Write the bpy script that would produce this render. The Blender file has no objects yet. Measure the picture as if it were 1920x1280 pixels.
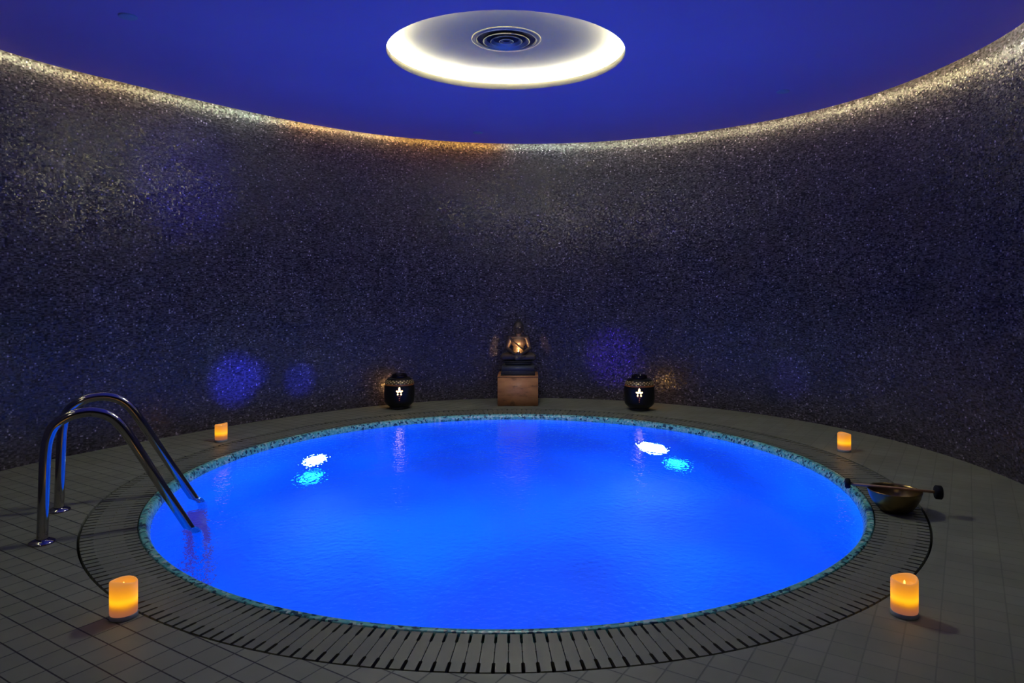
import bpy, bmesh, math, random
from mathutils import Vector, Matrix
random.seed(4)
PI = math.pi
S = 1.3                      # metres per layout unit (camera height = 1 unit)
C = bpy.context.scene.collection
PX, PY = -0.0916, 3.787      # pool centre (units)
H = 2.2614                   # ceiling height (units)

# ------------------------------------------------------------------ helpers
def mesh_obj(name, bm, mat, parent=None, smooth=True, loc=None):
    bmesh.ops.recalc_face_normals(bm, faces=bm.faces)
    return mesh_raw(name, bm, mat, parent, smooth, loc)

def mesh_raw(name, bm, mat, parent=None, smooth=True, loc=None):
    me = bpy.data.meshes.new(name); bm.to_mesh(me); bm.free()
    if isinstance(mat, (list, tuple)):
        for m in mat: me.materials.append(m)
    else: me.materials.append(mat)
    if smooth:
        for p in me.polygons: p.use_smooth = True
    o = bpy.data.objects.new(name, me); C.objects.link(o)
    if parent: o.parent = parent
    if loc: o.location = loc
    return o

def tag(o, label=None, cat=None, group=None, kind=None):
    if label: o['label'] = label
    if cat: o['category'] = cat
    if group: o['group'] = group
    if kind: o['kind'] = kind
    return o

def thing(name, label, cat, loc=(0, 0, 0), rz=0, group=None):
    o = bpy.data.objects.new(name, None); C.objects.link(o)
    o.empty_display_size = .1
    o.location = loc; o.rotation_euler = (0, 0, rz)
    return tag(o, label, cat, group)

def copy_tree(o, parent=None):
    c = o.copy(); C.objects.link(c); c.parent = parent
    for ch in list(o.children): copy_tree(ch, c)
    return c

def lathe(bm, prof, n=96, c=(0, 0), close=False, a0=0, a1=2*PI, mi=0):
    """prof: list of (r,z) in units; makes a surface of revolution"""
    full = abs(a1-a0-2*PI) < 1e-6
    k = n if full else n+1
    rows = []
    for r, z in prof:
        if r < 1e-6: rows.append([bm.verts.new((c[0]*S, c[1]*S, z*S))]*k)
        else: rows.append([bm.verts.new(((c[0]+r*math.cos(a0+(a1-a0)*i/n))*S, (c[1]+r*math.sin(a0+(a1-a0)*i/n))*S, z*S)) for i in range(k)])
    pairs = list(zip(rows[:-1], rows[1:]))
    if close: pairs.append((rows[-1], rows[0]))
    for A, B in pairs:
        for i in range(n):
            j = (i+1) % k
            vs = []
            for v in (A[i], A[j], B[j], B[i]):
                if v not in vs: vs.append(v)
            if len(vs) > 2:
                f = bm.faces.new(vs); f.material_index = mi

def tube(bm, pts, r, n=20, cap=True):
    """pts in metres"""
    P = [Vector(p) for p in pts]; up = Vector((0.3, 0.9, 0.1)).normalized(); rings = []
    prev = None
    for i, p in enumerate(P):
        t = (P[min(i+1, len(P)-1)]-P[max(i-1, 0)]).normalized()
        a = (prev - t*prev.dot(t)).normalized() if prev else t.cross(up).normalized()
        prev = a; b = t.cross(a)
        rr = r[i] if isinstance(r, (list, tuple)) else r
        rings.append([bm.verts.new(p+(a*math.cos(2*PI*k/n)+b*math.sin(2*PI*k/n))*rr) for k in range(n)])
    for A, B in zip(rings[:-1], rings[1:]):
        for k in range(n): bm.faces.new((A[k], A[(k+1) % n], B[(k+1) % n], B[k]))
    if cap: bm.faces.new(rings[0][::-1]); bm.faces.new(rings[-1])

def box(bm, x0, x1, y0, y1, z0, z1, bev=0):
    r = bmesh.ops.create_cube(bm, size=1)
    bmesh.ops.scale(bm, vec=((x1-x0)*S, (y1-y0)*S, (z1-z0)*S), verts=r['verts'])
    bmesh.ops.translate(bm, vec=((x0+x1)/2*S, (y0+y1)/2*S, (z0+z1)/2*S), verts=r['verts'])
    if bev:
        es = {e for v in r['verts'] for e in v.link_edges}
        bmesh.ops.bevel(bm, geom=list(es), offset=bev*S, segments=2, affect='EDGES')

def ball(bm, c, r, u=20, v=14, rot=None):
    m = Matrix.Translation(Vector(c)*S)
    if rot: m = m @ rot
    if not isinstance(r, (tuple, list)): r = (r, r, r)
    m = m @ Matrix.Diagonal((r[0]*S, r[1]*S, r[2]*S, 1))
    bmesh.ops.create_uvsphere(bm, u_segments=u, v_segments=v, radius=1, matrix=m)

def catmull(P, k=8):
    out = []
    for i in range(len(P)-1):
        p0, p1, p2, p3 = P[max(i-1, 0)], P[i], P[i+1], P[min(i+2, len(P)-1)]
        for j in range(k):
            t = j/k
            out.append(tuple(.5*((2*b)+(-a+c)*t+(2*a-5*b+4*c-d)*t*t+(-a+3*b-3*c+d)*t**3) for a, b, c, d in zip(p0, p1, p2, p3)))
    out.append(tuple(P[-1])); return out

# ------------------------------------------------------------------ node helpers
def newmat(name):
    m = bpy.data.materials.new(name); m.use_nodes = True
    nt = m.node_tree
    return m, nt, nt.nodes['Principled BSDF'], nt.nodes['Material Output']

def simple(name, col, rough=.5, metal=0, spec=.5, emit=None, es=0, **kw):
    m, nt, b, o = newmat(name)
    b.inputs['Base Color'].default_value = (*col, 1)
    b.inputs['Roughness'].default_value = rough
    b.inputs['Metallic'].default_value = metal
    b.inputs['Specular IOR Level'].default_value = spec
    if emit:
        b.inputs['Emission Color'].default_value = (*emit, 1); b.inputs['Emission Strength'].default_value = es
    for k, v in kw.items(): b.inputs[k.replace('_', ' ')].default_value = v
    # faint procedural wear so that no surface is perfectly uniform
    nz = nt.nodes.new('ShaderNodeTexNoise'); nz.inputs['Scale'].default_value = 14; nz.inputs['Detail'].default_value = 4
    tc = nt.nodes.new('ShaderNodeTexCoord'); nt.links.new(tc.outputs['Object'], nz.inputs['Vector'])
    mr = nt.nodes.new('ShaderNodeMapRange'); mr.inputs['To Min'].default_value = max(0, rough-.06); mr.inputs['To Max'].default_value = min(1, rough+.06)
    nt.links.new(nz.outputs['Fac'], mr.inputs['Value']); nt.links.new(mr.outputs['Result'], b.inputs['Roughness'])
    return m

class N:
    """tiny expression builder for math nodes"""
    def __init__(s, nt): s.nt = nt
    def m(s, op, a, b=None, c=None):
        n = s.nt.nodes.new('ShaderNodeMath'); n.operation = op
        for i, v in enumerate((a, b, c)):
            if v is None: continue
            if isinstance(v, (int, float)): n.inputs[i].default_value = v
            else: s.nt.links.new(v, n.inputs[i])
        return n.outputs[0]
    def mix(s, f, a, b, blend='MIX'):
        n = s.nt.nodes.new('ShaderNodeMix'); n.data_type = 'RGBA'; n.blend_type = blend
        for k, v in ((0, f), (6, a), (7, b)):
            if isinstance(v, (int, float)): n.inputs[k].default_value = v
            elif isinstance(v, tuple): n.inputs[k].default_value = (*v, 1)
            else: s.nt.links.new(v, n.inputs[k])
        return n.outputs[2]
    def ramp(s, f, stops, interp='LINEAR'):
        n = s.nt.nodes.new('ShaderNodeValToRGB'); n.color_ramp.interpolation = interp
        e = n.color_ramp.elements
        while len(e) < len(stops): e.new(.5)
        for el, (p, c) in zip(e, stops):
            el.position = p; el.color = (*c, 1) if isinstance(c, tuple) else (c, c, c, 1)
        s.nt.links.new(f, n.inputs[0]); return n.outputs[0]
    def noise(s, vec, scale, detail=2, rough=.5, dim='3D'):
        n = s.nt.nodes.new('ShaderNodeTexNoise'); n.noise_dimensions = dim
        n.inputs['Scale'].default_value = scale; n.inputs['Detail'].default_value = detail; n.inputs['Roughness'].default_value = rough
        s.nt.links.new(vec, n.inputs['Vector']); return n.outputs['Fac']

# ------------------------------------------------------------------ materials
# mosaic wall ------------------------------------------------------
def mosaic_mat():
    m, nt, b, o = newmat('mosaic_wall'); n = N(nt)
    uv = nt.nodes.new('ShaderNodeUVMap'); uv.uv_map = 'UVMap'
    def cells(su, sv, off):
        mp = nt.nodes.new('ShaderNodeMapping'); mp.inputs['Scale'].default_value = (su, sv, 1); mp.inputs['Location'].default_value = (off, off*1.7, 0)
        nt.links.new(uv.outputs[0], mp.inputs[0])
        fl = nt.nodes.new('ShaderNodeVectorMath'); fl.operation = 'FLOOR'; nt.links.new(mp.outputs[0], fl.inputs[0])
        wn = nt.nodes.new('ShaderNodeTexWhiteNoise'); wn.noise_dimensions = '2D'; nt.links.new(fl.outputs[0], wn.inputs['Vector'])
        return wn.outputs['Value'], wn.outputs['Color'], mp.outputs[0]
    v1, c1, g1 = cells(82, 82, .3)
    v2, c2, g2 = cells(46, 130, 3.1)
    sh = n.ramp(v1, [(0, .034), (.5, .046), (.84, .068), (.95, .12), (.985, .24), (1, .50)])
    sh2 = n.ramp(v2, [(0, .70), (.6, .92), (.9, 1.15), (1, 1.5)])
    # uneven batches of tile
    blot = n.noise(uv.outputs[0], 2.2, 4, .6)
    bl = n.ramp(blot, [(.3, .80), (.7, 1.18)])
    col = n.mix(1, n.mix(1, sh, sh2, 'MULTIPLY'), bl, 'MULTIPLY')
    tint = n.ramp(v2, [(0, (1.04, .94, .96)), (.5, (1.16, .93, 1.12)), (1, (1.08, .94, 1.22))])
    col = n.mix(1, col, tint, 'MULTIPLY')
    nt.links.new(col, b.inputs['Base Color'])
    rr = nt.nodes.new('ShaderNodeMapRange'); rr.inputs['To Min'].default_value = .16; rr.inputs['To Max'].default_value = .42
    nt.links.new(v2, rr.inputs[0]); nt.links.new(rr.outputs[0], b.inputs['Roughness'])
    b.inputs['Specular IOR Level'].default_value = .55
    # every little tile is tilted a bit differently
    geo = nt.nodes.new('ShaderNodeNewGeometry')
    sub = nt.nodes.new('ShaderNodeVectorMath'); sub.operation = 'SUBTRACT'; nt.links.new(c1, sub.inputs[0]); sub.inputs[1].default_value = (.5, .5, .5)
    sc = nt.nodes.new('ShaderNodeVectorMath'); sc.operation = 'SCALE'; nt.links.new(sub.outputs[0], sc.inputs[0]); sc.inputs['Scale'].default_value = .22
    ad = nt.nodes.new('ShaderNodeVectorMath'); ad.operation = 'ADD'; nt.links.new(geo.outputs['Normal'], ad.inputs[0]); nt.links.new(sc.outputs[0], ad.inputs[1])
    nm = nt.nodes.new('ShaderNodeVectorMath'); nm.operation = 'NORMALIZE'; nt.links.new(ad.outputs[0], nm.inputs[0])
    nt.links.new(nm.outputs[0], b.inputs['Normal'])
    return m
M_mosaic = mosaic_mat()

def floor_mat():
    m, nt, b, o = newmat('deck_tiles'); n = N(nt)
    tc = nt.nodes.new('ShaderNodeTexCoord'); sp = nt.nodes.new('ShaderNodeSeparateXYZ'); nt.links.new(tc.outputs['Object'], sp.inputs[0])
    X = n.m('MULTIPLY', sp.outputs[0], 1/S); Y = n.m('MULTIPLY', sp.outputs[1], 1/S)
    u = n.m('DIVIDE', n.m('SUBTRACT', n.m('ADD', n.m('MULTIPLY', X, .5299), n.m('MULTIPLY', Y, .848)), 1.046), .0780)
    v = n.m('DIVIDE', n.m('ADD', n.m('SUBTRACT', n.m('MULTIPLY', X, .848), n.m('MULTIPLY', Y, .5299)), 2.294), .0856)
    def line(t, w):
        d = n.m('ABSOLUTE', n.m('SUBTRACT', n.m('FRACT', n.m('ADD', t, .5)), .5))
        mr = nt.nodes.new('ShaderNodeMapRange'); mr.interpolation_type = 'SMOOTHSTEP'
        mr.inputs['From Min'].default_value = w*.5; mr.inputs['From Max'].default_value = w*1.3
        mr.inputs['To Min'].default_value = 1; mr.inputs['To Max'].default_value = 0
        nt.links.new(d, mr.inputs['Value']); return mr.outputs[0]
    la = line(u, .030); lb = line(v, .026)
    # joints get tight and light on the right-hand side of the deck
    xr = nt.nodes.new('ShaderNodeMapRange'); xr.inputs['From Min'].default_value = -.6; xr.inputs['From Max'].default_value = .9; nt.links.new(X, xr.inputs['Value'])
    xr.inputs['To Min'].default_value = 1; xr.inputs['To Max'].default_value = .35
    la2 = n.m('MULTIPLY', la, xr.outputs[0]); lb2 = n.m('MULTIPLY', lb, n.m('MULTIPLY', xr.outputs[0], .85))
    joint = n.m('MAXIMUM', la2, lb2)
    cb = nt.nodes.new('ShaderNodeCombineXYZ'); nt.links.new(n.m('FLOOR', u), cb.inputs[0]); nt.links.new(n.m('FLOOR', v), cb.inputs[1])
    wn = nt.nodes.new('ShaderNodeTexWhiteNoise'); nt.links.new(cb.outputs[0], wn.inputs['Vector'])
    tilec = n.ramp(wn.outputs['Value'], [(0, (.196, .202, .136)), (.5, (.210, .216, .146)), (1, (.224, .228, .158))])
    bl = n.ramp(n.noise(tc.outputs['Object'], 1.6, 5, .6), [(.3, .84), (.7, 1.12)])
    tilec = n.mix(1, tilec, bl, 'MULTIPLY')
    col = n.mix(joint, tilec, (.018, .016, .012))
    nt.links.new(col, b.inputs['Base Color'])
    r = n.ramp(n.noise(tc.outputs['Object'], 3.0, 4, .6), [(.35, .48), (.7, .66)])
    nt.links.new(r, b.inputs['Roughness']); b.inputs['Specular IOR Level'].default_value = .5
    bp = nt.nodes.new('ShaderNodeBump'); bp.inputs['Strength'].default_value = .5; bp.inputs['Distance'].default_value = .003; bp.invert = True
    nt.links.new(joint, bp.inputs['Height']); nt.links.new(bp.outputs[0], b.inputs['Normal'])
    return m
M_floor = floor_mat()

def ceil_mat():
    m, nt, b, o = newmat('ceiling_paint'); n = N(nt)
    tc = nt.nodes.new('ShaderNodeTexCoord')
    c = n.ramp(n.noise(tc.outputs['Object'], .9, 3, .5), [(.3, (.88, .50, .76)), (.7, (.94, .54, .82))])
    nt.links.new(c, b.inputs['Base Color']); b.inputs['Roughness'].default_value = .75; b.inputs['Specular IOR Level'].default_value = .2
    return m
M_ceil = ceil_mat()
M_plaster = simple('white_plaster', (.78, .77, .74), .8, spec=.2)
M_dome = simple('dome_plaster', (.76, .70, .46), .6, spec=.3)
M_lip = simple('lip_plaster', (.42, .40, .34), .7, spec=.2)
M_dark = simple('dark_plaster', (.10, .10, .10), .8, spec=.1)
M_slat = None

def slat_mat():
    m, nt, b, o = newmat('grate_slats'); n = N(nt)
    tc = nt.nodes.new('ShaderNodeTexCoord'); 
    c = n.ramp(n.noise(tc.outputs['Object'], 2.4, 6, .65), [(.3, (.168, .172, .118)), (.7, (.206, .210, .146))])
    nt.links.new(c, b.inputs['Base Color'])
    r = n.ramp(n.noise(tc.outputs['Object'], 2.0, 4, .6), [(.35, .34), (.7, .60)])
    nt.links.new(r, b.inputs['Roughness']); b.inputs['Specular IOR Level'].default_value = .32
    return m
M_slat = slat_mat()
M_channel = simple('channel', (.012, .012, .010), .8, spec=.1)
M_pin = simple('pin', (.50, .44, .28), .4, spec=.5)

def rim_mat():
    m, nt, b, o = newmat('teal_mosaic'); n = N(nt)
    tc = nt.nodes.new('ShaderNodeTexCoord')
    mp = nt.nodes.new('ShaderNodeMapping'); mp.inputs['Scale'].default_value = (62, 62, 62); nt.links.new(tc.outputs['Object'], mp.inputs[0])
    vo = nt.nodes.new('ShaderNodeTexVoronoi'); vo.inputs['Scale'].default_value = 1; nt.links.new(mp.outputs[0], vo.inputs['Vector'])
    sp = nt.nodes.new('ShaderNodeSeparateColor'); nt.links.new(vo.outputs['Color'], sp.inputs[0])
    c = n.ramp(sp.outputs[0], [(0, (.01, .05, .08)), (.16, (.02, .10, .12)), (.3, (.11, .50, .42)), (.7, (.19, .62, .50)), (.93, (.45, .70, .55)), (1, (.65, .78, .66))])
    nt.links.new(c, b.inputs['Base Color']); b.inputs['Roughness'].default_value = .28
    bp = nt.nodes.new('ShaderNodeBump'); bp.inputs['Strength'].default_value = .35; bp.inputs['Distance'].default_value = .004
    nt.links.new(vo.outputs['Distance'], bp.inputs['Height']); nt.links.new(bp.outputs[0], b.inputs['Normal'])
    return m
M_rim = rim_mat()

def basin_mat():
    """basin tiles; the blue glow of the lamp-lit water is painted in as emission"""
    m, nt, b, o = newmat('basin_water_glow'); n = N(nt)
    tc = nt.nodes.new('ShaderNodeTexCoord')
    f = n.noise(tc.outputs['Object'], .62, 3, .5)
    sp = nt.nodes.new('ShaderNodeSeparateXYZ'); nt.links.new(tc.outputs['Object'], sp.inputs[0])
    col = n.ramp(f, [(.34, (0, .052, .82)), (.50, (0, .086, 1.08)), (.68, (.0, .145, 1.36))])  # lit-water blue and its brighter patches, put into the emission colour
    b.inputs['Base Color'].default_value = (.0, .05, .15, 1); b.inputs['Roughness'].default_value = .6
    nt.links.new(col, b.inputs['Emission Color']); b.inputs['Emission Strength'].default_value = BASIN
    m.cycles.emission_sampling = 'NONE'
    return m
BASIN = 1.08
M_basin = basin_mat()

def water_mat():
    m, nt, b, o = newmat('pool_water'); n = N(nt)
    b.inputs['Base Color'].default_value = (.85, .95, 1, 1); b.inputs['Roughness'].default_value = .02
    b.inputs['Transmission Weight'].default_value = 1; b.inputs['IOR'].default_value = 1.33
    tc = nt.nodes.new('ShaderNodeTexCoord')
    a = n.noise(tc.outputs['Object'], 1.3, 2, .5); c = n.noise(tc.outputs['Object'], 9, 3, .6); d = n.noise(tc.outputs['Object'], 30, 2, .5)
    h = n.m('ADD', n.m('MULTIPLY', a, 1.0), n.m('ADD', n.m('MULTIPLY', c, .20), n.m('MULTIPLY', d, .24)))
    bp = nt.nodes.new('ShaderNodeBump'); bp.inputs['Strength'].default_value = .5; bp.inputs['Distance'].default_value = .035
    nt.links.new(h, bp.inputs['Height']); nt.links.new(bp.outputs[0], b.inputs['Normal'])
    return m
M_water = water_mat()

M_steel = simple('stainless', (.50, .47, .42), .07, metal=1)
M_step = simple('step_water_glow', (.08, .05, .05), .5, emit=(.035, .03, .42), es=1)  # blue emission stands in for the glowing water around the steps
M_subrail = simple('subrail_water_glow', (.04, .10, .3), .35, emit=(0, .07, .78), es=1)  # blue emission stands in for glowing water in front of the rails
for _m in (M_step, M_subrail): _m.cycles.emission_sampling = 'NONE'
M_brass = simple('bowl_brass', (.24, .165, .06), .30, metal=1)
M_stick = simple('stick_wood', (.45, .25, .12), .5)
M_felt = simple('black_rubber', (.010, .010, .011), .7, spec=.2)
M_vent = simple('vent_metal', (.50, .50, .44), .42, metal=.6)
M_ventdark = simple('vent_dark', (.05, .05, .06), .5)
M_cover = simple('cover_plate', (.72, .72, .70), .5)
M_lamp = simple('lamp_lens', (.8, .9, 1), .3, emit=(.55, .95, 1.0), es=60)
M_glint = simple('added_glint_cyan', (.4, .9, 1), .3, emit=(.02, .75, 1.0), es=4)

def strip_mat(name, white, warm, es, pattern=False):
    m, nt, b, o = newmat(name); n = N(nt)
    b.inputs['Base Color'].default_value = (.8, .8, .8, 1); b.inputs['Emission Strength'].default_value = es
    if pattern:
        geo = nt.nodes.new('ShaderNodeTexCoord')
        sp = nt.nodes.new('ShaderNodeSeparateXYZ'); nt.links.new(geo.outputs['Object'], sp.inputs[0])
        ang = n.m('ARCTAN2', n.m('SUBTRACT', sp.outputs[1], PY*S), n.m('SUBTRACT', sp.outputs[0], PX*S))   # -pi..pi
        t = n.m('DIVIDE', n.m('ADD', ang, PI), 2*PI)
        # tired LED tape: runs of amber next to runs of white
        st = [(0, 1), (.50-.02, 1)]
        def A(deg): return (deg+180)/360
        amber = (1.0, .52, .14); wh = (1, .90, .68); gr = (.80, .95, .80)
        pts = [(-180, wh), (-20, (1, .92, .75)), (-4, (1, .97, .88)), (8, (1, .82, .50)), (28, (1, .84, .55)), (50, (1, .86, .60)), (72, (.92, .93, .72)), (84, (.80, .92, .86)), (90, (.82, .88, .80)), (95, amber), (112, amber),
               (122, (1, .70, .36)), (135, (1, .62, .26)), (143, gr), (155, (.9, .9, .62)), (168, (1, .76, .42)), (176, (.95, .88, .60))]
        col = n.ramp(t, [(A(d), tuple(q*w for q, w in zip(c, white))) for d, c in pts])
        flick = n.ramp(n.noise(geo.outputs['Object'], 1.7, 3, .6), [(.3, .7), (.7, 1.25)])
        col = n.mix(1, col, flick, 'MULTIPLY')
        nt.links.new(col, b.inputs['Emission Color'])
    else: b.inputs['Emission Color'].default_value = (*white, 1)
    return m
M_cove = strip_mat('cove_led', (.90, .98, .80), None, 27.0, True)
M_ocu = strip_mat('dome_led', (.96, 1.0, 1.0), None, 120.0)

# ------------------------------------------------------------------ plan curves
WALL = [(-60, 2.56), (-30, 2.60), (-5.7, 2.606), (12, 2.60), (34, 2.585), (55, 2.565), (78, 2.555), (90, 2.535), (102, 2.497), (124.6, 2.400), (134.5, 2.382), (144, 2.390), (158, 2.455),
        (166, 2.555), (174.7, 2.69), (180, 2.80), (192, 2.86), (212, 2.80), (235, 2.62)]
CEIL = [(-60, 2.46), (-30, 2.49), (-10.6, 2.495), (-4.7, 2.501), (2, 2.488), (12.4, 2.490), (23, 2.496), (39, 2.471), (53.6, 2.445), (64.5, 2.437), (75.6, 2.438), (86.7, 2.432), (98, 2.408), (109, 2.380), (120.4, 2.352),
        (133, 2.315), (145.3, 2.305), (158, 2.362), (166, 2.457), (175.6, 2.622), (180, 2.740), (192, 2.78), (212, 2.72), (235, 2.53)]
def interp(T, a):
    a = max(T[0][0], min(T[-1][0], a))
    for i in range(len(T)-1):
        if a <= T[i+1][0]:
            x0, y0 = T[i]; x1, y1 = T[i+1]; h = x1-x0; t = (a-x0)/h
            m0 = (y1-T[i-1][1])/(x1-T[i-1][0]) if i > 0 else (y1-y0)/h
            m1 = (T[i+2][1]-y0)/(T[i+2][0]-x0) if i+2 < len(T) else (y1-y0)/h
            return (2*t**3-3*t*t+1)*y0+(t**3-2*t*t+t)*h*m0+(-2*t**3+3*t*t)*y1+(t**3-t*t)*h*m1
    return T[-1][1]
def smooth(T):
    # light smoothing of the measured outline
    def f(a): return sum(w*interp(T, a+d) for d, w in ((-6, .2), (-3, .2), (0, .2), (3, .2), (6, .2)))
    return f
wallR, ceilR = smooth(WALL), smooth(CEIL)
def pt(r, a, z): return ((PX+r*math.cos(math.radians(a)))*S, (PY+r*math.sin(math.radians(a)))*S, z*S)
XR = PX+wallR(-60)*math.cos(math.radians(-60)); YR = PY+wallR(-60)*math.sin(math.radians(-60))
XL = PX+wallR(235)*math.cos(math.radians(235)); YL = PY+wallR(235)*math.sin(math.radians(235))
YB = -1.0
def outerR(a, f, pad):
    """plan outline incl. the entrance passage behind the camera"""
    if -60 <= a <= 235: return f(a)+pad
    c, s = math.cos(math.radians(a)), math.sin(math.radians(a)); t = 9
    if c > 1e-6: t = min(t, (XR+pad-PX)/c)
    if c < -1e-6: t = min(t, (XL-pad-PX)/c)
    if s < -1e-6: t = min(t, (YB-pad-PY)/s)
    return t
aBR = math.degrees(math.atan2(YB-PY, XR-PX)); aBL = math.degrees(math.atan2(YB-PY, XL-PX))+360
ANG = sorted(set([-60+i*1.5 for i in range(int(295/1.5)+1)]+[235]+[235+i*1.25 for i in range(1, 52)]+[aBL, aBR+360]))
ANG = [a for a in ANG if a < 299.9]

# ------------------------------------------------------------------ the setting
bm = bmesh.new()
RH = 1.9695
inn = [bm.verts.new(pt(RH, a, 0)) for a in ANG]; inb = [bm.verts.new(pt(RH, a, -.09)) for a in ANG]
out = [bm.verts.new(pt(outerR(a, wallR, .03), a, 0)) for a in ANG]
k = len(ANG)
for i in range(k):
    j = (i+1) % k
    bm.faces.new((inn[i], out[i], out[j], inn[j])); bm.faces.new((inb[i], inn[i], inn[j], inb[j]))
tag(mesh_obj('floor', bm, M_floor, smooth=False), 'dark grey square-tiled pool deck around the round pool', 'floor', kind='structure')

# curved mosaic wall
bm = bmesh.new(); uvl = bm.loops.layers.uv.new('UVMap')
WA = [-60+i*1.25 for i in range(237)]
ZT = H+.13
acc = 0; us = [0]
for a, b_ in zip(WA[:-1], WA[1:]):
    acc += (Vector(pt(wallR(a), a, 0))-Vector(pt(wallR(b_), b_, 0))).length; us.append(acc)
lo = [bm.verts.new(pt(wallR(a), a, 0)) for a in WA]; hi = [bm.verts.new(pt(wallR(a), a, ZT)) for a in WA]
for i in range(len(WA)-1):
    f = bm.faces.new((lo[i+1], lo[i], hi[i], hi[i+1]))       # faces the room
    for l, uvv in zip(f.loops, ((us[i+1], 0), (us[i], 0), (us[i], ZT*S), (us[i+1], ZT*S))): l[uvl].uv = uvv
tag(mesh_raw('wall_back', bm, M_mosaic), 'curved wall of tiny dark glass mosaic tiles around the pool', 'wall', kind='structure')

def wallquad(name, p, q, label):
    bm = bmesh.new(); uvl = bm.loops.layers.uv.new('UVMap')
    L = (Vector(p)-Vector(q)).length*S
    vs = [bm.verts.new((p[0]*S, p[1]*S, 0)), bm.verts.new((q[0]*S, q[1]*S, 0)), bm.verts.new((q[0]*S, q[1]*S, ZT*S)), bm.verts.new((p[0]*S, p[1]*S, ZT*S))]
    f = bm.faces.new(vs)
    for l, u in zip(f.loops, ((0, 0), (L, 0), (L, ZT*S), (0, ZT*S))): l[uvl].uv = u
    return tag(mesh_raw(name, bm, M_mosaic, smooth=False), label, 'wall', kind='structure')
wallquad('wall_right', (XR, YB), (XR, YR), 'right-hand wall of the entrance passage')
wallquad('wall_left', (XL, YL), (XL, YB), 'left-hand wall of the entrance passage')
wallquad('wall_front', (XL, YB), (XR, YB), 'end wall of the entrance passage')

# ceiling with the round opening, its slab edge standing clear of the wall
OX, OY, OR = -.119, 3.853, .647
bm = bmesh.new()
def cedge(a):
    r = outerR(a, ceilR, 0); return r
def hole(a):
    # opening circle seen from the pool centre
    c, s = math.cos(math.radians(a)), math.sin(math.radians(a)); dx, dy = PX-OX, PY-OY
    b2 = c*dx+s*dy; return -b2+math.sqrt(b2*b2-(dx*dx+dy*dy-OR*OR))
hi_ = [bm.verts.new(pt(hole(a), a, H)) for a in ANG]
mid = [bm.verts.new(pt((hole(a)+cedge(a))/2, a, H)) for a in ANG]
oo = [bm.verts.new(pt(cedge(a), a, H)) for a in ANG]
ot = [bm.verts.new(pt(cedge(a), a, H+.028)) for a in ANG]
ob = [bm.verts.new(pt(cedge(a)-.30, a, H+.028)) for a in ANG]
for i in range(k):
    j = (i+1) % k
    for A, B in ((hi_, mid), (mid, oo), (oo, ot), (ot, ob)): bm.faces.new((A[i], A[j], B[j], B[i]))
tag(mesh_obj('ceiling', bm, M_ceil, smooth=False), 'flat painted ceiling lit blue by the pool, with a round opening', 'ceiling', kind='structure')

# soffit closing the light slot above the wall
bm = bmesh.new()
A_ = [bm.verts.new(pt(outerR(a, ceilR, -.30), a, H+.028)) for a in ANG]; B_ = [bm.verts.new(pt(outerR(a, ceilR, -.30), a, ZT)) for a in ANG]
C_ = [bm.verts.new(pt(outerR(a, wallR, .02), a, ZT)) for a in ANG]
for i in range(k):
    j = (i+1) % k; bm.faces.new((A_[i], A_[j], B_[j], B_[i])); bm.faces.new((B_[i], B_[j], C_[j], C_[i]))
tag(mesh_obj('trim_1', bm, M_plaster, smooth=False), 'soffit over the light slot round the ceiling edge', 'soffit', kind='structure')

# LED tape on the slab edge, washing the top of the wall
bm = bmesh.new()
sa = [a for a in WA if -58 <= a <= 233]
rows = [[bm.verts.new(pt(ceilR(a)+d, a, z)) for a in sa] for d, z in ((.001, H+.008), (.010, H+.008), (.010, H+.022), (.001, H+.022))]
for q in range(4):
    A, B = rows[q], rows[(q+1) % 4]
    for i in range(len(sa)-1): bm.faces.new((A[i], A[i+1], B[i+1], B[i]))
tag(mesh_obj('light_strip', bm, M_cove, smooth=False), 'warm light strip hidden in the slot between ceiling edge and curved wall', 'light strip')

# ------------------------------------------------------------------ pool
pool = thing('swimming_pool', 'round plunge pool basin glowing blue with a teal mosaic rim', 'pool', (PX*S, PY*S, 0))
bm = bmesh.new(); lathe(bm, [(1.752, -.085), (1.757, -.012), (1.755, -.002), (1.750, 0), (1.733, 0), (1.727, -.003), (1.718, -.018), (1.712, -.038), (1.711, -.09)], 256)
mesh_obj('pool_rim', bm, M_rim, pool)
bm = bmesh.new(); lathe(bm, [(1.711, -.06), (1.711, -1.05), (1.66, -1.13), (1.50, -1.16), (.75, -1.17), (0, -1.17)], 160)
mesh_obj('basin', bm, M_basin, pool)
def pool_lamp(rel, z, r, mat, nm='underwater_lamp'):
    n = Vector((-rel[0], -rel[1], 0)).normalized()
    q = n.to_track_quat('Z', 'Y').to_matrix().to_4x4()
    L = math.hypot(*rel); k_ = 1.70/L
    e = bmesh.new(); lathe(e, [(r*1.22, 0), (r*1.22, .014), (r*1.02, .018), (r*1.02, .004), (0, .004)], 40)
    o = mesh_obj(nm, e, M_steel, pool, loc=(rel[0]*k_*S, rel[1]*k_*S, z*S)); o.rotation_euler = q.to_euler()
    e = bmesh.new(); lathe(e, [(r, .006), (r*.8, .016), (r*.4, .021), (0, .022)], 40)
    mesh_obj('lens', e, mat, o)
pool_lamp((-1.368, 1.009), -.61, .080, M_lamp)
pool_lamp((1.01, 1.367), -.615, .092, M_lamp)
pool_lamp((-1.387, .977), -.94, .078, M_glint)  # added disc standing in for the lower cyan glint, left
pool_lamp((1.16, 1.242), -.91, .078, M_glint)  # added disc standing in for the lower cyan glint, right

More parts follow.
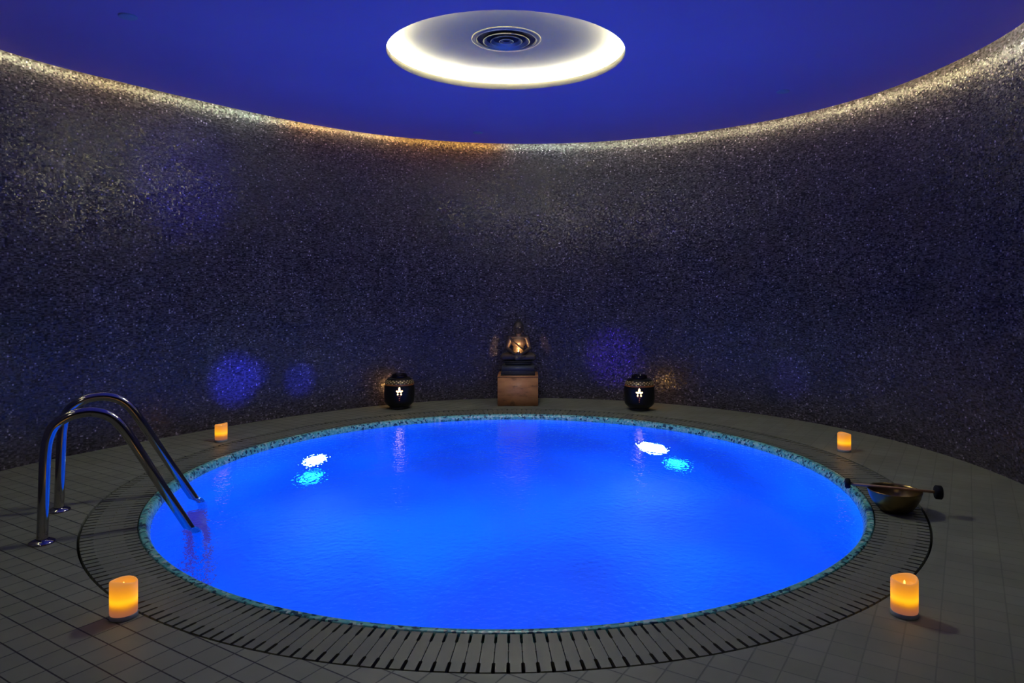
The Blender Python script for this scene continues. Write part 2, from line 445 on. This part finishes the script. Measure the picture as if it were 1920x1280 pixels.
bm = bmesh.new(); lathe(bm, [(1.712, -.034), (1.2, -.034), (.6, -.034), (0, -.034)], 160)
for f in bm.faces:
    if f.normal.z < 0: f.normal_flip()
o = mesh_raw('pool_water', bm, M_water, loc=(PX*S, PY*S, 0)); 
tag(o, 'calm bright blue water filling the round pool', 'water')

# overflow grate: radial slats over a dark channel
grate = thing('overflow_grate', 'ring of grey radial drain slats between pool rim and tiled deck', 'drain grate', (PX*S, PY*S, 0))
bm = bmesh.new(); NS = 308; r0, r1, r2, r3 = 1.7595, 1.812, 1.912, 1.9595
for i in range(NS):
    a = 2*PI*(i+.5)/NS; c, s = math.cos(a), math.sin(a)
    pitch = lambda r: 2*PI*r/NS
    prof = [(r0, .5*pitch(r0)-.0042), (r1-.004, .5*pitch(r1)-.0042), (r1, .5*pitch(r1)-.0010), (r2, .5*pitch(r2)-.0010), (r2+.004, .5*pitch(r2)-.0048), (r3, .5*pitch(r3)-.0052)]
    loop = [(r, w) for r, w in prof]+[(r, -w) for r, w in reversed(prof)]
    dz = random.uniform(-.0006, .0004)
    T = [bm.verts.new(((r*c-w*s)*S, (r*s+w*c)*S, (-.0015+dz)*S)) for r, w in loop]
    Bt = [bm.verts.new(((r*c-w*s)*S, (r*s+w*c)*S, -.022*S)) for r, w in loop]
    bm.faces.new(T)
    for q in range(len(T)): bm.faces.new((T[q], T[(q+1) % len(T)], Bt[(q+1) % len(T)], Bt[q]))
slo = mesh_obj('slat_ring', bm, M_slat, grate, smooth=False)
bm = bmesh.new(); lathe(bm, [(1.75, -.012), (1.75, -.085), (1.9735, -.085), (1.9735, -.004)], 200)
mesh_obj('channel', bm, M_channel, grate)
bm = bmesh.new()
for i in range(NS):
    a = 2*PI*i/NS
    r = bmesh.ops.create_cone(bm, cap_ends=True, segments=8, radius1=.0021*S, radius2=.0018*S, depth=.004*S, matrix=Matrix.Translation((1.858*math.cos(a)*S, 1.858*math.sin(a)*S, -.0006*S)))
tag(mesh_obj('spacer_pins', bm, M_pin, grate), 'small tan spacer pins between the slats', kind='stuff')

# ------------------------------------------------------------------ pool ladder
def rail_path(ox, oy, ex, ey):
    d = Vector((ex-ox, ey-oy)); L = d.length; d.normalize(); k_ = L/.523
    P = [(0, .004), (.003, .10), (.006, .20), (.009, .30), (.013, .365), (.021, .41), (.041, .4535), (.09, .487), (.150, .497), (.2, .4865), (.238, .463), (.270, .425), (.305, .367), (.341, .300), (.43, .133), (.523, -.037), (.546, -.085), (.556, -.13), (.560, -.20), (.560, -.45), (.560, -.90)]
    return [((ox+d.x*s*k_)*S, (oy+d.y*s*k_)*S, z*S) for s, z in catmull(P, 6)], d, k_
N0, N1 = (-1.897, 2.745), (-1.458, 3.027)
F0, F1 = (-2.095, 3.140), (-1.637, 3.447)
ladder = thing('pool_ladder', 'polished steel pool ladder with two arched handrails stepping into the water', 'pool ladder', (N0[0]*S, N0[1]*S, 0))
inv = Vector((-N0[0]*S, -N0[1]*S, 0))
for (a, b_) in ((N0, N1), (F0, F1)):
    P, d, k_ = rail_path(*a, *b_)
    bm = bmesh.new(); tube(bm, [Vector(p)+inv for p in P if p[2] >= -.115*S], .0200*S, 28)
    h = mesh_obj('handrail', bm, M_steel, ladder)
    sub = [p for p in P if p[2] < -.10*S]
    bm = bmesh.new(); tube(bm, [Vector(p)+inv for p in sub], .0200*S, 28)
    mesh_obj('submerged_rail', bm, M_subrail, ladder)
    bm = bmesh.new(); lathe(bm, [(.047, 0), (.047, .004), (.043, .009), (.030, .014), (.0235, .017), (.0205, .017)], 48)
    mesh_obj('floor_flange', bm, M_steel, ladder, loc=((a[0]-N0[0])*S, (a[1]-N0[1])*S, 0))
dv = Vector((N1[0]-N0[0], N1[1]-N0[1])).normalized()
pn = Vector(N0)+dv*.56; pf = Vector(F0)+dv*.56*1.0
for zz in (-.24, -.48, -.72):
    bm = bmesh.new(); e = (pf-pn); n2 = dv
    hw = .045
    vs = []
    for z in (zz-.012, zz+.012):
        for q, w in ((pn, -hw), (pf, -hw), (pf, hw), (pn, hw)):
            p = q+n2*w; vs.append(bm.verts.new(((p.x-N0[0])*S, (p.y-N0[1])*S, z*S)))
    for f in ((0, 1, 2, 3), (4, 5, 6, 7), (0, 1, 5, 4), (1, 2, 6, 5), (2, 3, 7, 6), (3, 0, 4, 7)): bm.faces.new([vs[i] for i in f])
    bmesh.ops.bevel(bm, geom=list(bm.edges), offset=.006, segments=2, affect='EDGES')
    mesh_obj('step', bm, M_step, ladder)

# ------------------------------------------------------------------ candles
def wax_mat():
    m, nt, b, o = newmat('lit_wax'); n = N(nt)
    tc = nt.nodes.new('ShaderNodeTexCoord'); sp = nt.nodes.new('ShaderNodeSeparateXYZ'); nt.links.new(tc.outputs['Object'], sp.inputs[0])
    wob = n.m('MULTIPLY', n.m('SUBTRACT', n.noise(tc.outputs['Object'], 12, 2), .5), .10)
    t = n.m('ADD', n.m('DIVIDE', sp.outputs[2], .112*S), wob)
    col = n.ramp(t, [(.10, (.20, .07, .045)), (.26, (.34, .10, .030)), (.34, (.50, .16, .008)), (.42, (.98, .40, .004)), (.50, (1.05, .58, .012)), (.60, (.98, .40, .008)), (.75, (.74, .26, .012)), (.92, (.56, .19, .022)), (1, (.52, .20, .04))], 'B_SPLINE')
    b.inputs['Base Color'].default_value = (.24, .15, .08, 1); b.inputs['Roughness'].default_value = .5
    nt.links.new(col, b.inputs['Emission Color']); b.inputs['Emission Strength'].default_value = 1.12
    return m
M_wax = wax_mat()
M_cbase = simple('candle_base', (.34, .37, .37), .45)
M_bulb = simple('candle_bulb', (.9, .6, .2), .4, emit=(1, .55, .1), es=3)
def make_candle(label, x, y, rz, hgt=.111, ph=0):
    t = thing('pillar_candle', label, 'candle', (x*S, y*S, 0), rz, 'glowing pillar candles around the pool')
    bm = bmesh.new(); R = .0382; n = 56
    def rim(a): return .0045*math.cos(a+ph)+.003*math.cos(2*a+1.3+ph)
    prof = [(R*.97, .013, 0), (R, .018, 0), (R, .05, 0), (R, .085, 0), (R, hgt-.003, 1), (R-.0015, hgt, 1), (R-.005, hgt, 1), (R-.0065, hgt-.003, 1), (R-.0075, hgt-.016, .3), (R-.013, hgt-.019, 0), (.006, hgt-.021, 0), (0, hgt-.021, 0)]
    rows = []
    for r, z, w in prof:
        rows.append([bm.verts.new((r*math.cos(2*PI*i/n)*S, r*math.sin(2*PI*i/n)*S, (z+w*rim(2*PI*i/n))*S)) for i in range(n)] if r > 0 else [bm.verts.new((0, 0, z*S))]*n)
    for A, B in zip(rows[:-1], rows[1:]):
        for i in range(n):
            j = (i+1) % n; f = [A[i], A[j], B[j]]+([B[i]] if B[i] is not B[j] else []); bm.faces.new(f)
    mesh_obj('wax_body', bm, M_wax, t)
    bm = bmesh.new(); lathe(bm, [(0, 0.0003), (.0385, .0003), (.0392, .002), (.0392, .012), (.0375, .0135), (.030, .0135)], 56)
    mesh_obj('base_ring', bm, M_cbase, t)
    bm = bmesh.new(); ball(bm, (0, 0, hgt-.013), (.0028, .0028, .008), 12, 10)
    mesh_obj('flame_bulb', bm, M_bulb, t)
    return t
make_candle('large glowing amber pillar candle on the tiled deck below the steel ladder, left foreground', -1.226, 2.132, .2, ph=2.2)
make_candle('large glowing amber pillar candle on the dark deck at the right foreground', 1.148, 2.145, 1.2, ph=.6)
make_candle('small glowing candle on the far deck near the wall, behind the ladder handrails', -1.987, 4.553, 2.2, ph=2.0)
make_candle('small glowing candle on the far right deck, beyond the brass bowl', 1.922, 4.275, .5, ph=3.0)

# ------------------------------------------------------------------ singing bowl and mallet
bw = thing('singing_bowl', 'round brass singing bowl on the drain grate at the right of the pool', 'bowl', (1.634*S, 3.135*S, 0))
bm = bmesh.new()
lathe(bm, [(q*.925, z*1.08) for q, z in [(0, .0003), (.045, .0003), (.062, .004), (.082, .018), (.100, .040), (.112, .062), (.1185, .083), (.1205, .0885), (.1190, .0905), (.1150, .0895), (.1120, .083), (.106, .062), (.094, .041), (.077, .023), (.055, .011), (0, .008)]], 96)
mesh_obj('bowl_body', bm, M_brass, bw)
ml = thing('mallet', 'wooden stick with two black padded heads lying across the brass bowl', 'mallet', (1.634*S, 3.135*S, .1040*S))
A = Vector((-.178, .055, .004)); B = Vector((.152, -.055, -.003)); ax = (B-A).normalized()
bm = bmesh.new(); tube(bm, [A*S, (A*.5+B*.5+Vector((0, 0, .0)))*S, B*S], [.0050*S, .0056*S, .0060*S], 16)
mesh_obj('handle', bm, M_stick, ml)
def head(p, r, l, nm='mallet_head'):
    bm = bmesh.new(); q = ax.to_track_quat('Z', 'Y').to_matrix().to_4x4()
    lathe(bm, [(0, -l/2), (r*.82, -l/2), (r, -l/2+.005), (r, l/2-.005), (r*.82, l/2), (0, l/2)], 36)
    o = mesh_obj(nm, bm, M_felt, ml, loc=p*S); o.rotation_euler = q.to_euler()
head(A-ax*.006, .0225, .022); head(B+ax*.010, .0300, .031)

# ------------------------------------------------------------------ lanterns
def band_mat():
    m, nt, b, o = newmat('lantern_band'); n = N(nt)
    tc = nt.nodes.new('ShaderNodeTexCoord'); sp = nt.nodes.new('ShaderNodeSeparateXYZ'); nt.links.new(tc.outputs['Object'], sp.inputs[0])
    ang = n.m('ARCTAN2', sp.outputs[1], sp.outputs[0])
    w = n.m('MULTIPLY', n.m('SINE', n.m('MULTIPLY', ang, 22)), n.m('SINE', n.m('MULTIPLY', sp.outputs[2], 220)))
    # front-facing mask of the band, not linked to its colour
    fr = nt.nodes.new('ShaderNodeMapRange'); fr.inputs['From Min'].default_value = .05*S; fr.inputs['From Max'].default_value = -.13*S; nt.links.new(sp.outputs[1], fr.inputs['Value'])
    col = n.ramp(w, [(.35, (.10, .07, .03)), (.62, (.75, .55, .25))])
    nt.links.new(col, b.inputs['Base Color']); b.inputs['Roughness'].default_value = .35; b.inputs['Metallic'].default_value = .6
    nt.links.new(col, b.inputs['Emission Color']); b.inputs['Emission Strength'].default_value = .10
    return m
M_lband = band_mat()
M_lbody = simple('lantern_glass', (.006, .006, .006), .34, spec=.35)
M_lred = simple('amber_band', (.10, .035, .012), .22, emit=(.30, .10, .03), es=.12)
M_lcol = simple('lantern_collar', (.02, .015, .02), .12, metal=.6)
M_flame = simple('flame_window', (1, .8, .5), .5, emit=(1, .58, .22), es=5.0)
M_pinkrefl = simple('pink_reflection', (.5, .2, .1), .5, emit=(.40, .10, .06), es=.5)
M_foot = simple('lantern_foot', (.008, .008, .008), .35)
def make_lantern(label, x, y, rz, back):
    t = thing('candle_lantern', label, 'lantern', (x*S, y*S, 0), rz, 'dark round lanterns against the curved wall')
    bm = bmesh.new()
    prof = catmull([(.083, .022), (.100, .034), (.117, .054), (.1215, .080), (.123, .13), (.1225, .178), (.119, .196)], 5)
    lathe(bm, prof, 72); lathe(bm, catmull([(.113, .225), (.100, .243), (.080, .255), (.063, .259)], 5), 72)
    mesh_obj('lantern_body', bm, M_lbody, t)
    bm = bmesh.new(); lathe(bm, [(0, .0003), (.078, .0003), (.082, .003), (.081, .014), (.078, .018), (.084, .023)], 64); mesh_obj('foot_ring', bm, M_foot, t)
    bm = bmesh.new(); lathe(bm, [(.1190, .196), (.1205, .198), (.1190, .206), (.1175, .208)], 72); mesh_obj('amber_band', bm, M_lred, t)
    bm = bmesh.new(); lathe(bm, [(.1175, .208), (.1182, .211), (.1168, .220), (.1130, .226), (.1080, .2335), (.104, .2385)], 72); mesh_obj('pattern_band', bm, M_lband, t)
    bm = bmesh.new(); lathe(bm, [(.0635, .256), (.066, .262), (.063, .270), (.060, .276), (.061, .281), (.057, .284), (.052, .281), (.052, .262)], 56); mesh_obj('collar', bm, M_lcol, t)
    # flower shaped openings with the flame behind: front, back and sides
    for k_, big in ((0, 1), (1, 1.1)):
        bm = bmesh.new(); n = 60; cz = .150
        c0 = None; ring = []
        for i in range(n):
            a = 2*PI*i/n
            rr = (.0215+.0085*math.cos(5*a-PI/2*5))*big
            if math.sin(a) > 0: rr *= 1+.35*max(0, math.sin(a))**6
            ring.append((rr*math.cos(a), cz+rr*math.sin(a)))
        R = .1242
        def P(u, z, R=R): return bm.verts.new((R*math.sin(u/R)*S, -R*math.cos(u/R)*S, z*S))
        cv = P(0, cz); rv = [P(u, z) for u, z in ring]
        for i in range(n): bm.faces.new((cv, rv[i], rv[(i+1) % n]))
        o = mesh_obj('flower_window', bm, M_flame, t); o.rotation_euler = (0, 0, (math.radians(back)+PI/2-rz)*k_)
        bm = bmesh.new()
        ball(bm, (0, -.1247, cz-.010), (.0105, .0022, .0105), 20, 10)
        s_ = mesh_obj('window_stud', bm, M_foot, o)
        if k_ == 0:
            bm = bmesh.new()
            for (u, z, w, h_) in ((-.010, .118, .006, .010), (.004, .113, .007, .012), (.012, .121, .004, .008), (0, .098, .012, .008), (0, .083, .010, .006)):
                q = [bm.verts.new((.1238*math.sin((u+du)/.1238)*S, -.1238*math.cos((u+du)/.1238)*S, (z+dz_)*S)) for du, dz_ in ((-w/2, 0), (0, -h_/2), (w/2, 0), (0, h_/2))]
                bm.faces.new(q)
            mesh_obj('reflection_flecks', bm, M_pinkrefl, t)  # pink reflections below the window, put in as faintly glowing flecks
    L = bpy.data.lights.new('lantern_glow', 'POINT'); L.energy = .35; L.color = (1, .55, .2); L.shadow_soft_size = .008
    lo_ = bpy.data.objects.new('lantern_glow', L); C.objects.link(lo_); ba = math.radians(back)
    lo_.location = ((x+.145*math.cos(ba))*S, (y+.145*math.sin(ba))*S, .165*S)
    return t
make_lantern('dark round candle lantern on the deck left of the seated statue', -1.059, 5.790, .18, 128)
make_lantern('dark round candle lantern on the deck right of the seated statue', .905, 5.718, -.157, 57)

# ------------------------------------------------------------------ statue group
def wood_mat():
    m, nt, b, o = newmat('block_wood'); n = N(nt)
    tc = nt.nodes.new('ShaderNodeTexCoord'); mp = nt.nodes.new('ShaderNodeMapping'); mp.inputs['Scale'].default_value = (3, 3, 9); mp.inputs['Rotation'].default_value = (0, .45, 0)
    nt.links.new(tc.outputs['Object'], mp.inputs[0])
    f = n.noise(mp.outputs[0], 1.6, 5, .6)
    col = n.ramp(f, [(.28, (.10, .03, .015)), (.42, (.62, .25, .08)), (.6, (.75, .33, .11)), (.75, (.64, .27, .07))])
    g = n.ramp(n.noise(tc.outputs['Object'], 5.5, 3, .6), [(.30, .32), (.40, 1.0)])
    col = n.mix(1, col, g, 'MULTIPLY')
    nt.links.new(col, b.inputs['Base Color']); b.inputs['Roughness'].default_value = .45
    return m
M_wood = wood_mat()
M_slab = simple('dark_slate', (.045, .043, .045), .45)
M_slab2 = simple('dark_slate_light', (.07, .07, .075), .4)
M_bronze = simple('statue_bronze', (.085, .062, .045), .42, metal=.35)
M_hair = simple('statue_hair', (.02, .018, .018), .6)
bx0, by0 = -.0855, 5.895
blk = thing('wooden_block', 'honey brown wooden cube carrying the dark slabs and statue', 'wooden block', (bx0*S, (by0+.165)*S, 0))
bm = bmesh.new(); box(bm, -.170, .170, -.165, .165, .0003, .241, .004); mesh_obj('block_body', bm, M_wood, blk)
bm = bmesh.new(); box(bm, -.171, .171, -.167, .165, .2412, .2505, .002); mesh_obj('block_lid', bm, M_wood, blk)
def slab(name, label, w, y0, y1, z0, z1, mat, steps, xo=0):
    t = thing(name, label, 'slab', ((bx0+xo)*S, (by0+(y0+y1)/2)*S, z0*S), 0, 'dark slabs between block and statue')
    d = (y1-y0)/2; hh = (z1-z0)
    bm = bmesh.new()
    for i, (f0, f1, ins) in enumerate(steps): box(bm, -w/2+ins, w/2-ins, -d+ins, d-ins, f0*hh, f1*hh, .0015)
    mesh_obj('slab_body', bm, mat, t); return t
slab('stone_slab', 'lower thin layered dark slab resting directly on the wooden cube', .292, .030, .28, .2510, .284, M_slab, [(0, .22, 0), (.22, .42, .006), (.42, .70, .001), (.70, 1, .007)])
slab('stone_slab', 'upper thicker dark slab directly under the seated statue', .276, .038, .27, .2845, .3305, M_slab2, [(0, .15, .004), (.15, .9, 0), (.9, 1, .004)], .002)

st = thing('seated_statue', 'dark bronze cross-legged meditating statue with a lit tealight in its lap', 'statue', ((bx0+.003)*S, (by0+.155)*S, .331*S))
bm = bmesh.new(); box(bm, -.112, .112, -.085, .085, .0002, .030, .006); box(bm, -.122, .122, -.092, .092, .028, .038, .004); mesh_obj('plinth', bm, M_hair, st)
bm = bmesh.new()
def cap(p, q, r, s_, n=16):
    """tapered capsule with round ends (units)"""
    P, Q = Vector(p), Vector(q); pts = []; rr = []
    for i in range(7):
        t_ = i/6; pts.append((P.lerp(Q, t_))*S); rr.append((r+(s_-r)*t_)*S)
    tube(bm, pts, rr, n); ball(bm, p, r); ball(bm, q, s_)
z0 = .036
# folded legs: thighs out to the knees, shins crossing back in front
for sx in (-1, 1):
    cap((sx*.035, .035, z0+.040), (sx*.118, -.020, z0+.034), .042, .033)
    cap((sx*.124, -.028, z0+.030), (sx*-.015, -.078, z0+.024 if sx > 0 else z0+.036), .031, .020)
    cap((sx*-.020, -.078, z0+.034), (sx*-.052, -.072, z0+.040), .017, .011)
ball(bm, (0, .020, z0+.045), (.078, .062, .048))                 # pelvis
ball(bm, (0, .016, z0+.098), (.053, .040, .065))                 # belly
ball(bm, (0, .016, z0+.160), (.068, .040, .056))                 # chest
ball(bm, (0, .018, z0+.196), (.074, .032, .023))                 # shoulders
cap((0, .014, z0+.205), (0, .004, z0+.245), .024, .022)          # neck
ball(bm, (0, .000, z0+.284), (.041, .044, .050))                 # skull
ball(bm, (0, -.014, z0+.258), (.030, .030, .030))                # jaw
ball(bm, (0, -.046, z0+.272), (.0055, .009, .013))               # nose
ball(bm, (0, -.042, z0+.254), (.011, .005, .0038))               # lips
for sx in (-1, 1):
    ball(bm, (sx*.015, -.040, z0+.283), (.009, .005, .0036))     # closed lids
    ball(bm, (sx*.041, .002, z0+.266), (.006, .010, .026))       # long ears
    cap((sx*.074, .018, z0+.190), (sx*.098, .014, z0+.108), .024, .018)   # upper arm
    cap((sx*.098, .012, z0+.102), (sx*.034, -.062, z0+.062), .018, .0115) # forearm
    ball(bm, (sx*.018, -.072, z0+.060), (.024, .015, .009))      # palm in the lap
    for f in range(4):                                           # four fingers curling inward
        y_ = -.060-.007*f
        cap((sx*.008, y_, z0+.060), (sx*-.010, y_-.003, z0+.0655), .0040, .0032, 8)
    cap((sx*.014, -.060, z0+.066), (sx*.002, -.066, z0+.075), .0040, .0032, 8)    # thumb
body = mesh_obj('body', bm, M_bronze, st)
md = body.modifiers.new('weld_surface', 'REMESH'); md.mode = 'VOXEL'; md.voxel_size = .0035; md.use_smooth_shade = True
sm = body.modifiers.new('soften', 'SMOOTH'); sm.factor = .5; sm.iterations = 2
bm = bmesh.new(); ball(bm, (0, .008, z0+.298), (.0445, .044, .040)); ball(bm, (0, .010, z0+.336), (.020, .020, .017)); ball(bm, (0, .010, z0+.350), (.008, .008, .008))
for v in list(bm.verts):
    if v.co.y < -.028*S and v.co.z < (z0+.304)*S: v.co.y = -.026*S
mesh_obj('hair', bm, M_hair, st)
bm = bmesh.new()
rb = catmull([(-.060, -.010, .180), (-.046, -.020, .160), (-.020, -.030, .135), (.015, -.034, .105), (.045, -.020, .080), (.056, .000, .062)], 5)
tube(bm, [Vector((a, b_-.004, c_+z0))*S for a, b_, c_ in rb], .0065*S, 10); mesh_obj('robe_fold', bm, M_bronze, st)

tl = thing('tealight', 'small lit tealight glowing in the lap of the statue', 'candle', ((bx0+.003)*S, (by0+.155-.082)*S, (.331+z0+.071)*S))
M_cup = simple('tealight_cup', (.35, .22, .12), .35, metal=.6)
M_fl = simple('tealight_flame', (1, .8, .4), .5, emit=(1, .72, .34), es=5)
bm = bmesh.new(); lathe(bm, [(0, 0), (.013, 0), (.0145, .002), (.0145, .010), (.0135, .010), (.013, .004), (0, .004)], 32); mesh_obj('cup', bm, M_cup, tl)
bm = bmesh.new(); lathe(bm, [(0, .007), (.003, .010), (.0042, .014), (.0028, .021), (.001, .028), (0, .030)], 16); mesh_obj('flame', bm, M_fl, tl)
L = bpy.data.lights.new('tealight_glow', 'SPOT'); L.spot_size = math.radians(115); L.spot_blend = .6; L.energy = 3.2; L.color = (1, .55, .20); L.shadow_soft_size = .006
o = bpy.data.objects.new('tealight_glow', L); C.objects.link(o); o.location = ((bx0+.003)*S, (by0+.155-.082)*S, (.331+z0+.071+.034)*S); o.rotation_euler = (math.radians(100), 0, 0)

# ------------------------------------------------------------------ recessed dome light and vent
dm = thing('dome_light', 'white round recessed dome in the ceiling lit by a hidden ring', 'ceiling light', (OX*S, OY*S, H*S))
bm = bmesh.new(); lathe(bm, [(OR+.0005, .0002), (OR-.002, .001), (OR-.002, .036), (OR, .038), (OR+.012, .038), (OR+.012, .0)], 180); mesh_obj('lip', bm, M_lip, dm)
bm = bmesh.new(); lathe(bm, [(OR+.011, .001), (.86, .001), (.86, .040), (.84, .058), (.78, .072), (.68, .082), (.55, .089), (.40, .0935), (.25, .0950), (0, .0952)], 180); mesh_obj('dome', bm, M_dome, dm)
bm = bmesh.new(); lathe(bm, [(OR+.013, .006), (OR+.045, .006), (OR+.060, .022), (OR+.040, .034), (OR+.016, .0355)], 180, close=True); mesh_obj('light_ring', bm, M_ocu, dm)

vt = thing('ceiling_vent', 'round metal air vent of concentric rings in the middle of the white dome', 'air vent', (OX*S, OY*S, (H+.0955)*S))
bm = bmesh.new(); lathe(bm, [(.190, 0), (.190, -.005), (.186, -.008), (.172, -.008), (.168, -.003), (.166, -.011), (.163, -.011), (.160, -.003)], 96); mesh_obj('outer_flange', bm, M_vent, vt)
bm = bmesh.new(); lathe(bm, [(.166, -.0008), (0, -.0008)], 64); mesh_obj('back_plate', bm, M_ventdark, vt)
for (r, w) in ((.128, .022), (.088, .020), (.040, .014)):
    bm = bmesh.new(); lathe(bm, [(r, -.016), (r-.0035, -.018), (r-.006, -.015), (r-w*.8, -.004), (r-w, -.002), (r-w*.6, -.004), (r-.002, -.012)], 80, close=True); mesh_obj('ring_blade', bm, M_vent, vt)
bm = bmesh.new(); lathe(bm, [(0, -.012), (.018, -.012), (.026, -.006), (.026, -.001)], 40); mesh_obj('centre_cap', bm, M_ventdark, vt)

plates = [((-1.865, 3.278), 'small round cover plate in the ceiling above the pool ladder, far left'), ((1.646, 4.54), 'small round cover plate in the ceiling toward the right wall'), ((-.41, 5.749), 'small round cover plate in the ceiling near the far wall')]
for (x, y), lab in plates:
    t = thing('ceiling_cover_plate', lab, 'cover plate', (x*S, y*S, H*S), 0, 'round cover plates in the ceiling')
    bm = bmesh.new(); lathe(bm, [(.040, 0), (.040, -.006), (.037, -.0075), (0, -.008)], 40); mesh_obj('plate_disc', bm, M_cover, t)

# ------------------------------------------------------------------ lights
def spot(loc, target, energy, col, size, radius=.03):
    L = bpy.data.lights.new('pool_glint', 'SPOT'); L.energy = energy; L.color = col; L.spot_size = math.radians(size); L.spot_blend = 1; L.shadow_soft_size = radius
    o = bpy.data.objects.new('pool_glint', L); C.objects.link(o)
    a = Vector(loc)*S; b_ = Vector(target)*S; o.location = a
    o.rotation_euler = (b_-a).to_track_quat('-Z', 'Y').to_euler(); return o
blue = (.03, .04, 1)  # unseen spots added over the water for blue patches on the wall
spot((.4, 2.9, .03), (-2.11, 5.07, .33), 1900, blue, 8)
spot((.4, 2.9, .03), (-2.00, 5.20, .36), 700, blue, 4.5)
spot((.4, 2.9, .03), (-1.80, 5.50, .28), 900, blue, 5.5)
spot((-.8, 2.9, .03), (.75, 6.17, .38), 130, (.10, .04, 1), 10)
spot((-.8, 2.9, .03), (1.98, 5.32, .30), 200, (.05, .03, 1), 6)
spot((.4, 2.9, .03), (-2.33, 4.8, 1.75), 520, (.03, .03, 1), 15)
L = bpy.data.lights.new('dome_fill', 'SPOT'); L.energy = 122; L.color = (.95, 1, .94); L.spot_size = math.radians(132); L.spot_blend = .6; L.shadow_soft_size = .2  # added spot standing in for the dome's light on the floor
o = bpy.data.objects.new('dome_fill', L); C.objects.link(o); o.location = (OX*S, OY*S, (H+.062)*S)
# unseen warm fill added in the passage behind the camera
L = bpy.data.lights.new('passage_fill', 'AREA'); L.energy = 5; L.color = (1, .86, .66); L.shape = 'DISK'; L.size = .3*S
o = bpy.data.objects.new('passage_fill', L); C.objects.link(o); o.location = (-.9*S, -.2*S, (H-.01)*S)

w = bpy.data.worlds.new('World'); bpy.context.scene.world = w; w.use_nodes = True
w.node_tree.nodes['Background'].inputs[0].default_value = (.004, .004, .006, 1)

# ------------------------------------------------------------------ camera
cam = bpy.data.cameras.new('camera'); co = bpy.data.objects.new('camera', cam); C.objects.link(co)
co.location = (0, 0, S); co.rotation_euler = (PI/2, 0, 0)
cam.sensor_width = 36; cam.lens = 1318.56/1920*36; cam.shift_x = -30.07/1920; cam.shift_y = -102.68/1920
cam.clip_start = .02
sc = bpy.context.scene; sc.camera = co
sc.view_settings.view_transform = 'Standard'; sc.view_settings.look = 'None'; sc.view_settings.exposure = 0
sc.cycles.use_denoising = True
sc.cycles.max_bounces = 8; sc.cycles.use_adaptive_sampling = True; sc.cycles.adaptive_threshold = .02; sc.cycles.diffuse_bounces = 4; sc.cycles.transmission_bounces = 6; sc.cycles.glossy_bounces = 4
sc.cycles.sample_clamp_indirect = 12; sc.cycles.caustics_reflective = True; sc.cycles.caustics_refractive = True
